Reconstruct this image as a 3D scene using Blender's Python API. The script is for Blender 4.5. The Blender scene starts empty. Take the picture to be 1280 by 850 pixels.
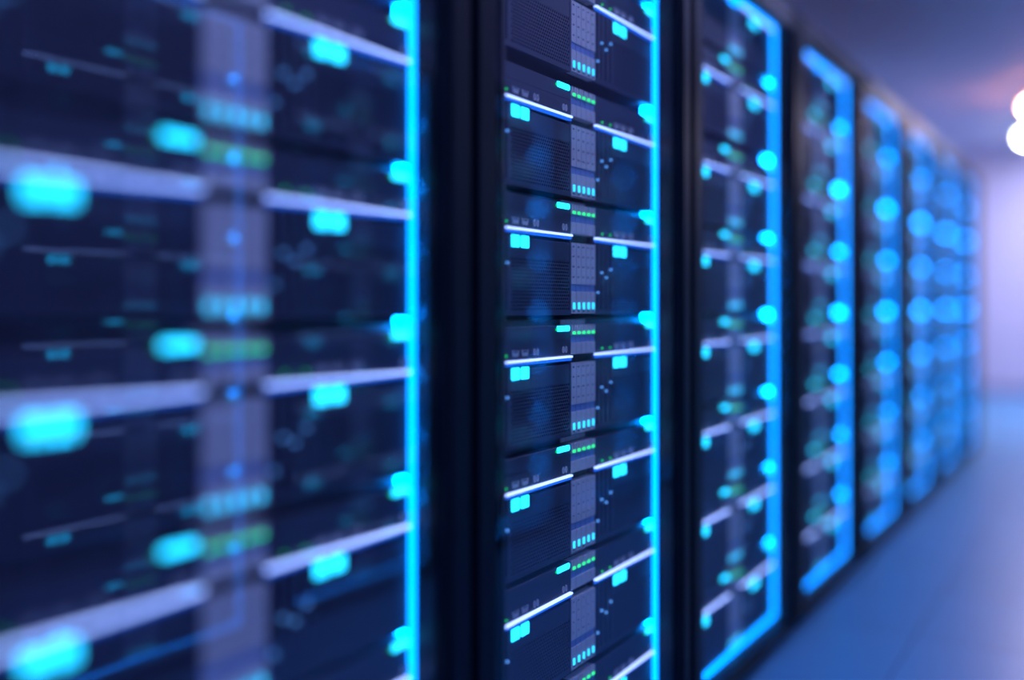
import bpy, bmesh, math, random
random.seed(7)
scn = bpy.context.scene
C = scn.collection
H = 1.13            # camera height above the floor
PF = 0.95           # distance of the door plane from the camera line
PITCH = 1.02        # rack spacing along the aisle
Y0 = 1.441 - PITCH  # where the first rack starts along the aisle
N_RACKS = 8

# ------------------------------------------------------------------ materials
def node_mat(name, base, rough=0.5, metal=0.0, noise=40.0, vary=0.12, bump=0.0, spec=0.5):
    m = bpy.data.materials.new(name); m.use_nodes = True
    nt = m.node_tree; b = nt.nodes['Principled BSDF']
    tc = nt.nodes.new('ShaderNodeTexCoord')
    nz = nt.nodes.new('ShaderNodeTexNoise'); nz.inputs['Scale'].default_value = noise; nz.inputs['Detail'].default_value = 3
    nt.links.new(tc.outputs['Object'], nz.inputs['Vector'])
    mx = nt.nodes.new('ShaderNodeMix'); mx.data_type = 'RGBA'
    mx.inputs['A'].default_value = (*[c * (1 - vary) for c in base], 1)
    mx.inputs['B'].default_value = (*[min(1, c * (1 + vary)) for c in base], 1)
    nt.links.new(nz.outputs['Fac'], mx.inputs['Factor'])
    nt.links.new(mx.outputs['Result'], b.inputs['Base Color'])
    mr = nt.nodes.new('ShaderNodeMapRange')
    mr.inputs['To Min'].default_value = max(0.02, rough - 0.06); mr.inputs['To Max'].default_value = rough + 0.06
    nt.links.new(nz.outputs['Fac'], mr.inputs['Value']); nt.links.new(mr.outputs['Result'], b.inputs['Roughness'])
    b.inputs['Metallic'].default_value = metal
    b.inputs['Specular IOR Level'].default_value = spec
    if bump:
        bp = nt.nodes.new('ShaderNodeBump'); bp.inputs['Strength'].default_value = bump; bp.inputs['Distance'].default_value = 0.002
        nt.links.new(nz.outputs['Fac'], bp.inputs['Height']); nt.links.new(bp.outputs['Normal'], b.inputs['Normal'])
    return m

def glow_mat(name, col, strength, sample=True):
    m = bpy.data.materials.new(name); m.use_nodes = True
    nt = m.node_tree; nt.nodes.clear()
    out = nt.nodes.new('ShaderNodeOutputMaterial'); e = nt.nodes.new('ShaderNodeEmission')
    e.inputs['Color'].default_value = (*col, 1); e.inputs['Strength'].default_value = strength
    nt.links.new(e.outputs[0], out.inputs['Surface'])
    m.cycles.emission_sampling = 'AUTO' if sample else 'NONE'
    return m

def glass_mat():
    m = bpy.data.materials.new('door_glass'); m.use_nodes = True
    nt = m.node_tree; nt.nodes.clear()
    out = nt.nodes.new('ShaderNodeOutputMaterial'); mix = nt.nodes.new('ShaderNodeMixShader')
    tr = nt.nodes.new('ShaderNodeBsdfTransparent'); gl = nt.nodes.new('ShaderNodeBsdfGlossy')
    tr.inputs['Color'].default_value = (0.97, 0.98, 0.985, 1); gl.inputs['Color'].default_value = (0.75, 0.85, 1.0, 1); gl.inputs['Roughness'].default_value = 0.0
    mix.inputs[0].default_value = 0.056       # coated pane: weak mirror on each face
    nt.links.new(tr.outputs[0], mix.inputs[1]); nt.links.new(gl.outputs[0], mix.inputs[2])
    nt.links.new(mix.outputs[0], out.inputs['Surface'])
    return m

M = dict(
    cabinet=node_mat('black_cabinet_paint', (0.004, 0.008, 0.018), 0.42, 0.0, 60, 0.2, 0.05, 0.12),
    inner=node_mat('black_inner_wall', (0.005, 0.009, 0.016), 0.5, 0.0, 60, 0.2),
    chassis=node_mat('navy_server_steel', (0.050, 0.056, 0.105), 0.45, 0.0, 80, 0.1, 0.05),
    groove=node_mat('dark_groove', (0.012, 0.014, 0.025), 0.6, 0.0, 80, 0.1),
    mesh=node_mat('perforated_navy_steel', (0.058, 0.064, 0.115), 0.45, 0.0, 80, 0.1),
    drive=node_mat('grey_drive_plastic', (0.70, 0.69, 0.72), 0.5, 0.0, 50, 0.06),
    drive_band=node_mat('blue_grey_drive_band', (0.22, 0.34, 0.66), 0.4, 0.0, 50, 0.06),
    port=node_mat('grey_port_metal', (0.6, 0.6, 0.66), 0.35, 0.0, 50, 0.06),
    knob=glow_mat('lit_blue_slider', (0.10, 0.34, 1.0), 0.9, False),
    glass=glass_mat(),
    strip=glow_mat('cyan_blue_led_strip', (0.0, 0.24, 1.0), 5.0),
    boost=glow_mat('strip_boost_glow', (0.0, 0.26, 1.0), 38.0),
    bar=glow_mat('white_light_bar', (0.33, 0.46, 1.0), 2.8),
    lens=glow_mat('blue_spill_glow', (0.006, 0.075, 0.52), 2.2),  # emission standing in for bar light falling on the server face
    cyan=glow_mat('cyan_indicator', (0.019, 0.75, 1.35), 2.9, False),
    drive_led=glow_mat('cyan_drive_indicator', (0.035, 0.75, 1.4), 1.6, False),
    green=glow_mat('green_indicator', (0.03, 0.9, 0.30), 1.4, False),
    green_dot=glow_mat('green_dot', (0.0, 0.60, 0.12), 1.6, False),
)

# ------------------------------------------------------------------ mesh helper
class MB:
    """Collects shapes with material slots and links them as one mesh object."""
    def __init__(self):
        self.v = []; self.f = []; self.fm = []; self.mats = []
    def slot(self, m):
        if m not in self.mats: self.mats.append(m)
        return self.mats.index(m)
    def add(self, verts, faces, m):
        n = len(self.v); s = self.slot(m)
        self.v += verts
        for f in faces: self.f.append([n + i for i in f]); self.fm.append(s)
    def box(self, x0, x1, y0, y1, z0, z1, m, c=0.0):
        if c <= 0:
            vs = [(x, y, z) for x in (x0, x1) for y in (y0, y1) for z in (z0, z1)]
            self.add(vs, [(0, 1, 3, 2), (4, 6, 7, 5), (0, 4, 5, 1), (2, 3, 7, 6), (0, 2, 6, 4), (1, 5, 7, 3)], m)
        else:   # chamfered towards +x (the face that is seen)
            vs = [(x0, y0, z0), (x0, y1, z0), (x0, y1, z1), (x0, y0, z1),
                  (x1 - c, y0, z0), (x1 - c, y1, z0), (x1 - c, y1, z1), (x1 - c, y0, z1),
                  (x1, y0 + c, z0 + c), (x1, y1 - c, z0 + c), (x1, y1 - c, z1 - c), (x1, y0 + c, z1 - c)]
            fs = [(3, 2, 1, 0)]
            for a, b in ((0, 1), (1, 2), (2, 3), (3, 0)):
                fs += [(a, b, b + 4, a + 4), (a + 4, b + 4, b + 8, a + 8)]
            fs.append((8, 9, 10, 11))
            self.add(vs, fs, m)
    def rbox(self, x0, x1, y0, y1, z0, z1, r, m, seg=4, bev=0.0):
        """rounded rectangle in the y-z plane, extruded along x"""
        pts = []
        for cy, cz, a0 in ((y1 - r, z1 - r, 0), (y0 + r, z1 - r, 90), (y0 + r, z0 + r, 180), (y1 - r, z0 + r, 270)):
            for k in range(seg + 1):
                a = math.radians(a0 + 90 * k / seg); pts.append((cy + r * math.cos(a), cz + r * math.sin(a)))
        n = len(pts); cy, cz = (y0 + y1) / 2, (z0 + z1) / 2
        self.extr(pts, x0, x1, m, bev, (cy, cz))
    def extr(self, pts, x0, x1, m, bev=0.0, ctr=None):
        n = len(pts)
        if ctr is None: ctr = (sum(p[0] for p in pts) / n, sum(p[1] for p in pts) / n)
        vs = [(x0, *p) for p in pts] + [(x1 - bev, *p) for p in pts]
        fs = [tuple(reversed(range(n)))] + [(i, (i + 1) % n, n + (i + 1) % n, n + i) for i in range(n)]
        if bev:
            k = len(vs); s = []
            for p in pts:
                dy, dz = ctr[0] - p[0], ctr[1] - p[1]; l = math.hypot(dy, dz) or 1
                s.append((x1, p[0] + dy / l * bev, p[1] + dz / l * bev))
            vs += s
            fs += [(n + i, n + (i + 1) % n, k + (i + 1) % n, k + i) for i in range(n)] + [tuple(range(k, k + n))]
        else:
            fs.append(tuple(range(n, 2 * n)))
        self.add(vs, fs, m)
    def lathe(self, prof, m, seg=24, origin=(0, 0, 0)):
        """prof: (radius, z) pairs about the z axis"""
        vs = []; fs = []
        for r, z in prof:
            for k in range(seg):
                a = 2 * math.pi * k / seg; vs.append((origin[0] + r * math.cos(a), origin[1] + r * math.sin(a), origin[2] + z))
        for i in range(len(prof) - 1):
            for k in range(seg):
                k2 = (k + 1) % seg; fs.append((i * seg + k, i * seg + k2, (i + 1) * seg + k2, (i + 1) * seg + k))
        fs.append(tuple(range(seg))); fs.append(tuple((len(prof) - 1) * seg + k for k in reversed(range(seg))))
        self.add(vs, fs, m)
    def merge(self, other):
        for f, s in zip(other.f, other.fm):
            pass
        n = len(self.v); self.v += other.v
        for f, s in zip(other.f, other.fm):
            self.f.append([n + i for i in f]); self.fm.append(self.slot(other.mats[s]))
    def mesh(self, name):
        me = bpy.data.meshes.new(name); me.from_pydata(self.v, [], self.f)
        for m in self.mats: me.materials.append(m)
        me.polygons.foreach_set('material_index', self.fm)
        bm = bmesh.new(); bm.from_mesh(me); bmesh.ops.recalc_face_normals(bm, faces=bm.faces); bm.to_mesh(me); bm.free()
        me.update(); return me
    def build(self, name, parent=None):
        o = bpy.data.objects.new(name, self.mesh(name)); C.objects.link(o)
        if parent is not None: o.parent = parent
        return o

def tag(o, label, cat, group=None):
    o['label'] = label; o['category'] = cat
    if group: o['group'] = group
    return o

def empty(name, loc):
    o = bpy.data.objects.new(name, None); o.empty_display_size = 0.1; o.location = loc; C.objects.link(o); return o

def copy_tree(o, parent=None):
    c = o.copy(); C.objects.link(c); c.parent = parent
    for ch in o.children: copy_tree(ch, c)
    return c

# ------------------------------------------------------------------ server, local frame:
# x out of the rack, y along the aisle from the unit's near end, z up from the light bar
W, L1, L2 = 0.786, 0.3454, 0.4612
BEZ, FACE, GTOP = 0.0686, -0.1727, 0.0800
HALVES = ((0.0, L1), (L2, W))

def perforated(y0, y1, z0, z1, x, py, pz, r, m):
    """a real perforated sheet: a staggered grid of cells, each with a six-sided hole"""
    mb = MB(); ny = int(round((y1 - y0) / py)); nz = int(round((z1 - z0) / pz)); py = (y1 - y0) / ny; pz = (z1 - z0) / nz
    for j in range(nz):
        a, b = z0 + j * pz, z0 + (j + 1) * pz
        ys = [y0 + i * py for i in range(ny + 1)]
        if j % 2: ys = [y0] + [y0 + (i + .5) * py for i in range(ny)] + [y1]
        for c, d in zip(ys, ys[1:]):
            if d - c < py * .75:
                mb.add([(x, c, a), (x, d, a), (x, d, b), (x, c, b)], [(0, 1, 2, 3)], m); continue
            cy, cz = (c + d) / 2, (a + b) / 2
            o = [(c, a), (cy, a), (d, a), (d, cz), (d, b), (cy, b), (c, b), (c, cz)]
            vs = [(x, *p) for p in o]; rr = r
            for k in range(8):
                t = math.radians(225 + 45 * k); vs.append((x, cy + rr * math.cos(t), cz + rr * 1.05 * math.sin(t)))
            fs = [(k, (k + 1) % 8, 8 + (k + 1) % 8, 8 + k) for k in range(8)]
            # hole walls
            for k in range(8): vs.append((x - .003, vs[8 + k][1], vs[8 + k][2]))
            fs += [(8 + k, 8 + (k + 1) % 8, 16 + (k + 1) % 8, 16 + k) for k in range(8)]
            mb.add(vs, fs, m)
    return mb

def mb_chassis(bezel=True):
    mb = MB(); ch, gr = M['chassis'], M['groove']
    top = GTOP if bezel else 0.004
    mb.box(-.30, -.028, 0, W, FACE + .003, top, ch)
    mb.box(-.0282, -.020, L1, L2, FACE + .003, BEZ if bezel else .004, gr)
    for y0, y1 in HALVES:
        e = y1
        if bezel: 
            mb.box(-.028, 0, y0, e, .0035, BEZ, ch, .0012)
            mb.box(-.001, .0006, y0 + .002, e - .002, .0365, .0372, ch)     # shallow seam lip
        # strip behind the light bar
        mb.box(-.028, -.003, y0, e, -.0075, .0035, ch)
        # slats between four vertical slider slots
        sl = [.011, .0315, .055, .079]; w = .0028
        cuts = [0] + [c for s in sl for c in (s - w, s + w)] + [.0955]
        for i in range(0, len(cuts), 2):
            mb.box(-.028, 0, y0 + cuts[i], y0 + cuts[i + 1], -.160, -.0075, ch, .0008)
        mb.box(-.028, 0, y0, y0 + .0955, FACE, -.160, ch)
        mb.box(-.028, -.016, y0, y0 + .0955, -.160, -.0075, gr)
        # header with a recessed shadow line under the light bar
        h0, h1 = y0 + .0955, min(e, y0 + L1) - .006
        mb.box(-.028, -.0005, h0, y0 + .173, -.0565, -.0075, ch)
        mb.box(-.028, -.0005, y0 + .173, h1, -.0565, -.0165, ch, .0008)
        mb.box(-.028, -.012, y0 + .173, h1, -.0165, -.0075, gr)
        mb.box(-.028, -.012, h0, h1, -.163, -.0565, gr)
        mb.box(-.028, 0, h0, h1, FACE, -.163, ch)
        mb.box(-.028, 0, h1, e, FACE, -.0075, ch)
    return mb

def mb_panel(y0, y1): return perforated(y0 + .0955, y1 - .006, -.163, -.0565, -.0008, .0088, .0072, .0029, M['mesh'])
def mb_bar(y0, y1):
    mb = MB(); mb.rbox(-.004, .0042, y0, y1 + (.001 if y0 == 0 else 0), -.0020, .0024, .0012, M['bar'], 2); return mb
def mb_spill(y0, y1):
    mb = MB(); mb.box(-.004, .0030, y0, y1, -.0085, -.0022, M['lens'], .002); return mb  # the bar's blue spill, built as a glowing strip
def mb_square(y, z): 
    mb = MB(); mb.rbox(-.002, .0012, y, y + .0305, z - .0245, z, .003, M['cyan'], 3, .0005); return mb
def mb_capsule(y): 
    mb = MB(); mb.rbox(-.001, .0022, y, min(y + .056, W - .002), .0555, .068, .004, M['cyan'], 3, .0006); return mb
def mb_dot(y, z, r, m):
    mb = MB(); mb.extr([(y + r * math.cos(k * math.pi / 4), z + r * math.sin(k * math.pi / 4)) for k in range(8)], -.001, .0022, m, .0004); return mb
def mb_usb(y):
    mb = MB(); z = .0100; w, h = .0125, .0125; p = M['port']
    out = [(y - w, z + h), (y - w * .72, z), (y + w * .72, z), (y + w, z + h)]
    # a shell with an opening: bottom tongue, two sides, thin top edge with three contacts
    mb.extr([(y - w * .72, z), (y + w * .72, z), (y + w * .9, z + h * .6), (y - w * .9, z + h * .6)], -.001, .0022, p)
    for s in (-1, 1): mb.extr([(y + s * w * .82, z + h * .6), (y + s * w * .9, z + h * .6), (y + s * w, z + h), (y + s * w * .9, z + h)], -.001, .0022, p)
    for k in (-1, 0, 1): mb.box(-.001, .001, y + k * w * .5 - .0012, y + k * w * .5 + .0012, z + h * .78, z + h, p)
    return mb
def mb_jack(y):
    mb = MB(); a, b, z = .0042, .0072, .0165; n = 12; vs = []; fs = []
    for x in (-.001, .0022):
        for s in (1.0, .5):
            for k in range(n): t = 2 * math.pi * k / n; vs.append((x, y + a * s * math.cos(t), z + b * (s if s == 1 else .62) * math.sin(t)))
    for k in range(n):
        j = (k + 1) % n
        fs += [(2 * n + k, 2 * n + j, 3 * n + j, 3 * n + k), (k, j, 2 * n + j, 2 * n + k), (n + k, n + j, 3 * n + j, 3 * n + k)]
    mb.add(vs, fs, M['port']); return mb
def mb_slider(y, z):
    mb = MB(); mb.rbox(-.006, .0042, y - .0046, y + .0046, z - .0030, z + .0030, .0014, M['knob'], 2, .001); return mb

DW = (L2 - L1) / 5
def mb_drive(k):
    """lower hot-swap caddy with four vent slots, a blue-grey band and a light pocket"""
    mb = MB(); d = M['drive']; a, b = L1 + k * DW + .0010, L1 + (k + 1) * DW - .0010
    x0, x1 = -.019, .001
    holes = [-.0235, -.0450, -.0675, -.0900]; s0, s1 = a + .0045, b - .0080
    zz = -.015
    for h in holes:
        mb.box(x0, x1, a, b, h + .0019, zz, d); mb.box(x0, x1, a, s0, h - .0019, h + .0019, d); mb.box(x0, x1, s1, b, h - .0019, h + .0019, d)
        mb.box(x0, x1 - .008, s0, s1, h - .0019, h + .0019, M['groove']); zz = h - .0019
    mb.box(x0, x1, a, b, -.1055, zz, d)
    mb.box(x0, x1 - .002, a, b, -.1215, -.1055, M['drive_band'])
    mb.box(x0, x1, a, b, -.1625, -.1215, d, .0008)
    mb.box(x0, x1, a, b, -.1697, -.1675, d); mb.box(x0, x1, a, a + .004, -.1675, -.1625, d); mb.box(x0, x1, b - .004, b, -.1675, -.1625, d)
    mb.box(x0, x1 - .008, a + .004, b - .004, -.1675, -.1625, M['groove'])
    led = MB(); c = (a + b) / 2; led.rbox(x1 - .001, x1 + .0014, c - .0046, c + .0046, -.1605, -.1455, .002, M['drive_led'], 2)
    return mb, led
def mb_latch(k):
    """upper release latch: lever plate, light and tall riser in the groove above the bezel"""
    mb = MB(); d = M['drive']; a, b = L1 + k * DW + .0010, L1 + (k + 1) * DW - .0010
    x0, x1 = -.026, .001
    mb.box(x0, x1, a, b, .0044, .0300, d, .0008)
    mb.box(x0, x1 - .0022, a, b, .0300, .0470, M['drive_band'])
    mb.box(x0, x1, a, b, .0470, .0560, d)
    mb.box(x0, x1, a, a + .0075, .0560, BEZ, d); mb.box(x0, x1, b - .0075, b, .0560, BEZ, d); mb.box(x0, x1 - .005, a + .0075, b - .0075, .0560, BEZ - .001, d)
    mb.box(-.0280, -.0255, a, b, .0440, .0795, d)
    led = MB(); led.rbox(x1 - .001, x1 + .0014, a + .0038, b - .0038, .0478, .0548, .002, M['green'], 2)
    return mb, led

def make_server(bezel=True, full=True):
    root = empty('rack_server', (0, 0, 0))
    mb_chassis(bezel).build('chassis', root)
    for y0, y1 in HALVES:
        if full: mb_panel(y0, y1).build('perforated_panel', root)
        br = mb_bar(y0, y1).build('light_bar', root)
        mb_spill(y0, y1).build('blue_spill', br)
        for dy in (.0973, .1340): mb_square(y0 + dy, -.0120).build('status_light', root)
        if bezel:
            pb = mb_capsule(y0 + .281).build('power_button', root)
            mb_dot(y0 + .278, .060, .0028, M['green_dot']).build('standby_light', pb)
        if full:
            if bezel:
                for dy in (.0353, .077): mb_dot(y0 + dy, .0125, .0026, M['green_dot']).build('link_light', root)
                for dy in (.1115, .148): mb_usb(y0 + dy).build('usb_port', root)
                for dy in (.186, .1985, .309, .3215): mb_jack(y0 + dy).build('jack_socket', root)
            for dy, z in ((.011, -.1226), (.0315, -.077), (.055, -.0875), (.079, -.0685)): mb_slider(y0 + dy, z).build('slider_knob', root)
    for k in range(5):
        d, led = mb_drive(k); o = d.build('drive', root); led.build('activity_light', o)
        if bezel:
            d, led = mb_latch(k); o = d.build('drive_latch', root); led.build('ready_light', o)
    return root

# ------------------------------------------------------------------ rack, local frame: x out (0 = door front), y along, z up from floor
RT = H + 0.952; RB = H - 1.066                                   # light strip ring, top and bottom
PX = -0.072                                                        # server fronts
SY = 0.128
def make_rack(solid_end=False):
    root = empty('server_rack', (0, 0, 0)); c, inn = M['cabinet'], M['inner']; top = H + 1.01
    mb = MB()
    mb.box(-1.0, -.022, .003, .022, .03, top - .02, c); mb.box(-1.0, -.022, .978, .997, .03, top - .02, c)
    mb.box(-1.0, -.98, .022, .978, .03, top - .02, c)
    mb.box(-1.0, -.022, .003, .997, top - .04, top, c)
    mb.box(-1.0, -.022, .003, .997, .03, .058, c)
    mb.build('cabinet', root)
    mb = MB(); mb.box(-.97, -.05, .02, .98, 0, .03, inn); mb.build('plinth', root)
    mb = MB()                                                       # inner lining around the server bay
    mb.box(-.40, -.022, .919, .930, .058, top - .04, inn); mb.box(-.40, -.022, .112, .1235, .058, top - .04, inn)
    mb.box(-.40, -.022, .1235, .919, RT + .004, top - .04, inn)
    mb.build('bay_lining', root)
    mb = MB(); s = M['strip']; x0, x1 = -.102, -.060
    mb.box(-.078, x1, .9155, .919, RB, RT, s); mb.box(x0, x1, .1235, .127, RB, RT, s)
    mb.box(x0, x1, .127, .9155, RT - .0035, RT, s); mb.box(x0, x1, .127, .9155, RB, RB + .0035, s)
    st = mb.build('light_strip', root)
    mb = MB(); mb.box(-.104, -.078, .9155, .919, RB, RT, M['boost']); mb.build('strip_boost', st)  # brighter rear band added to the strip to strengthen its distant glow
    zt, zb, ot, ob = top - .004, .034, H + .93, .052
    mb = MB()
    mb.box(-.020, 0, .9185, .931, zb, zt, c, .002)
    mb.box(-.020, .006, .931, .953, zb, zt, c, .004); mb.box(-.020, 0, .953, .9965, zb, zt, c, .002)
    mb.box(-.020, 0, .0035, .052, zb, zt, c, .002); mb.box(-.020, -.003, .052, .0605, zb, zt, c)
    mb.box(-.020, 0, .0605, .9185, ot, zt, c, .002); mb.box(-.020, 0, .0605, .9185, zb, ob, c, .002)
    door = mb.build('door', root)
    mb = MB(); mb.box(-.014, -.009, .0600, .9190, ob - .001, ot + .001, M['glass']); mb.build('glass_pane', door)
    return root

rack0 = make_rack()
full0, top0 = make_server(True, True), make_server(False, True)
slim0, stop0 = make_server(True, False), make_server(False, False)
rows = [.9405, .6796, .408, .1507, -.1127, -.3714, -.627, -.886]
ordinal = ['top', 'second from top', 'third from top', 'fourth from top', 'fourth from bottom', 'third from bottom', 'second from bottom', 'bottom']
in_view = [['top one, above the view, in the', 'almost wholly cut off atop the', 'first in view from top of', 'second in view from top of', 'third in view from top of',
            'fourth in view from top of', 'bezel only, lowest in view of', 'bottom one, below the view, in the'],
           ['top one, above the view, in the', 'first in view from top of', 'second in view from top of', 'third in view from top of', 'fourth in view from top of',
            'fifth in view from top of', 'sixth in view from top of', 'lowest corner in view of']]
rack_words = ['blurred nearest rack', 'sharply focused rack', 'third rack along the row', 'fourth rack along the row',
              'fifth rack along the row', 'sixth rack along the row', 'seventh rack along the row', 'last rack of the row']
def server_label(k, i):
    if k < 2: return f'dark server with grey drives, {in_view[k][i]} {rack_words[k]}'
    return f'dark server with grey drives, {ordinal[i]} in the {rack_words[k]}'
rack_label = ['black server rack nearest the camera, its lights blurred and large',
              'black glass-doored server rack in sharp focus, second along the row',
              'black server rack with blue light strip, third along the row behind the sharp one',
              'server rack fourth along the row, blue lights melting into soft discs',
              'fifth server rack along the row, blurred blue discs of light',
              'sixth server rack along the row, heavily blurred blue lights',
              'seventh server rack along the row, second to last before the aisle end',
              'farthest server rack at the end of the row, beside the bright end wall']
protos = {}
used = set()
def put(o, loc, mirror=False):
    c = o if o.name not in used else copy_tree(o)
    used.add(c.name); c.location = loc
    if mirror: c.scale = (-1, 1, 1)
    return c
for k in range(N_RACKS):
    y = Y0 + k * PITCH
    r = put(rack0, (-PF, y, 0)); tag(r, rack_label[k], 'server rack', 'server racks along the aisle')
    for i, h in enumerate(rows):
        src = (top0 if i == 0 else full0) if k < 3 else (stop0 if i == 0 else slim0)
        o = put(src, (-PF + PX, y + SY, H + h))
        tag(o, server_label(k, i), 'server', 'rack servers')

# facing row across the aisle (seen in the glass doors)
slab = MB()
for y0, y1 in HALVES:
    for mb in (mb_bar(y0, y1), mb_square(y0 + .0973, -.012), mb_square(y0 + .134, -.012), mb_capsule(y0 + .281)): slab.merge(mb)
slab.merge(mb_chassis(True))
for k in range(5):
    for mb in (*mb_drive(k), *mb_latch(k)): slab.merge(mb)
slab_me = slab.mesh('facing_server')
slab = MB()
for y0, y1 in HALVES:
    for mb in (mb_bar(y0, y1), mb_square(y0 + .0973, -.012), mb_square(y0 + .134, -.012)): slab.merge(mb)
slab.merge(mb_chassis(False))
for k in range(5):
    for mb in mb_drive(k): slab.merge(mb)
slab_top = slab.mesh('facing_top_server')
OPP = 0.525
for k in range(1, 8):
    y = Y0 + k * PITCH
    r = put(rack0, (OPP, y, 0), True)
    tag(r, 'server rack of the facing row across the aisle, seen only mirrored in glass doors', 'server rack', 'server racks of the facing row')
    for i, h in enumerate(rows):
        o = bpy.data.objects.new('rack_server', slab_me if i else slab_top); C.objects.link(o); o.scale = (-1, 1, 1)
        o.location = (OPP - PX, y + SY, H + h)
        tag(o, 'server in the facing rack row, seen only as reflected lights in the glass', 'server', 'servers of the facing row')

# ------------------------------------------------------------------ room
def structure(name, x0, x1, y0, y1, z0, z1, m):
    mb = MB(); mb.box(x0, x1, y0, y1, z0, z1, m); o = mb.build(name); o['kind'] = 'structure'; return o

def floor_mat():
    m = node_mat('raised_floor_tile', (0.10, 0.33, 0.58), 0.34, 0.0, 3.0, 0.08)
    m.node_tree.nodes['Principled BSDF'].inputs['Specular Tint'].default_value = (.25, .55, 1.0, 1)
    m.node_tree.nodes['Principled BSDF'].inputs['Specular IOR Level'].default_value = .22
    nt = m.node_tree; b = nt.nodes['Principled BSDF']
    tc = nt.nodes.new('ShaderNodeTexCoord'); br = nt.nodes.new('ShaderNodeTexBrick')
    br.offset = 0; br.inputs['Scale'].default_value = 1.0; br.inputs['Brick Width'].default_value = .6; br.inputs['Row Height'].default_value = .6
    br.inputs['Mortar Size'].default_value = .003
    br.inputs['Color1'].default_value = (0.085, 0.29, 0.50, 1); br.inputs['Color2'].default_value = (0.095, 0.32, 0.56, 1); br.inputs['Mortar'].default_value = (0.05, 0.09, 0.2, 1)
    nt.links.new(tc.outputs['Object'], br.inputs['Vector']); nt.links.new(br.outputs['Color'], b.inputs['Base Color'])
    return m
CEIL = 3.1
END = 14.0
structure('floor', -3.6, 3.6, -3, END, -.1, 0, floor_mat())
structure('ceiling', -3.6, 3.6, -3, END, CEIL, CEIL + .1, node_mat('ceiling_panel', (0.78, 0.72, 0.86), 0.7, 0, 4, 0.04))
wall = node_mat('lilac_wall_paint', (0.62, 0.58, 0.74), 0.6, 0, 5, 0.04)
structure('wall_end', -3.6, OPP + .1, END, END + .1, 0, CEIL, wall)
structure('wall_left', -3.7, -3.6, -3, END, 0, CEIL, wall)
structure('mirror_blocker', OPP, OPP + .1, Y0 + 8 * PITCH + .02, END, 0, CEIL, node_mat('dark_blocker_paint', (0.03, 0.04, 0.10), 0.6, 0, 5, 0.04))  # unseen dark wall added so the far glass doors mirror little light
structure('baseboard_end', -3.6, OPP, END - .02, END, 0, .1, node_mat('baseboard_paint', (0.3, 0.3, 0.45), 0.5))

def spot(loc, r, col, strength, label, power, lightcol):
    root = empty('ceiling_spotlight', loc)
    mb = MB(); drop = CEIL - loc[2]
    mb.lathe([(r * .55, drop), (r * .55, drop - .02), (.012, drop - .022), (.012, r * .9), (r * .7, r * .85), (r * 1.12, 0), (r * 1.12, -.012), (r * 1.02, -.012), (r * .98, .004)], M['port'])
    mb.build('housing', root)
    mb = MB(); n = 8
    mb.lathe([(r * math.cos(t), -r * .9 * math.sin(t)) for t in [k * math.pi / 2 / n for k in range(n)]] + [(r * .02, -r * .9)], glow_mat('lamp_glow', col, strength))
    mb.build('lamp_globe', root)
    tag(root, label, 'spotlight')
    return root
spot((-.640, 10.33, CEIL - .12), .12, (1.0, .40, .26), 110, 'warm glowing ceiling spotlight beyond the end of the rack row', 0, None)
spot((-.880, 12.4, CEIL - .09), .075, (.85, .92, 1.0), 110, 'cool white ceiling spotlight below and behind the warm one', 0, None)

def panel(y, x=-.2, s=18.0, ly=1.2, lx=.3, col=(.42, .45, 1.0)):  # unseen panels, added as fill light for racks and room
    root = empty('fill_panel', (x, y, CEIL - .03)); mb = MB()
    for a in (-1, 1):
        mb.box(a * lx / 2 - .015, a * lx / 2 + .015, -ly / 2, ly / 2, -.02, .03, M['port']); mb.box(-lx / 2 - .015, lx / 2 + .015, a * ly / 2 - .015, a * ly / 2 + .015, -.02, .03, M['port'])
    mb.build('frame', root)
    mb = MB(); mb.box(-lx / 2 + .015, lx / 2 - .015, -ly / 2 + .015, ly / 2 - .015, -.012, .02, glow_mat('fill_glow', col, s)); mb.build('diffuser', root)
    return root
for i, y in enumerate((-.6, 1.6, 3.8, 6.0)):
    tag(panel(y), f'added unseen fill panel over the aisle, {["nearest","second","third","farthest"][i]} of four', 'fill light', 'fill lights over the aisle')

for y, t in ((10.4, 'farther from that wall'), (12.6, 'nearer to that wall')):  # added to brighten the end wall, out of view and door reflections
    tag(panel(y, -.25, 55.0, 1.2, .5, (.68, .68, 1.0)), f'added unseen white fill panel before the bright end wall, {t}', 'fill light')
# ------------------------------------------------------------------ world, camera, view
w = bpy.data.worlds.new('room_ambience'); scn.world = w; w.use_nodes = True
bg = w.node_tree.nodes['Background']; bg.inputs['Color'].default_value = (.33, .36, 1.0, 1); bg.inputs['Strength'].default_value = .65

cam = bpy.data.cameras.new('camera'); co = bpy.data.objects.new('camera', cam); C.objects.link(co); scn.camera = co
cam.sensor_width = 36; cam.lens = 1244 / 1280 * 36
th = math.atan(762 / 1244)
co.location = (0, 0, H); co.rotation_euler = (math.pi / 2, 0, th)
cam.shift_y = -44 / 1280
cam.clip_start = .05
cam.dof.use_dof = True; cam.dof.focus_distance = 1487.6 / 705
cam.dof.aperture_fstop = (cam.lens / 1000) / (.072 * 1487.6 / 1244)
cam.dof.aperture_blades = 0
scn.view_settings.view_transform = 'Standard'; scn.view_settings.look = 'None'
scn.view_settings.gamma = 1; scn.view_settings.exposure = 0; scn.view_settings.use_curve_mapping = False
scn.cycles.use_denoising = True
scn.cycles.max_bounces = 8; scn.cycles.transparent_max_bounces = 24; scn.cycles.sample_clamp_indirect = 4
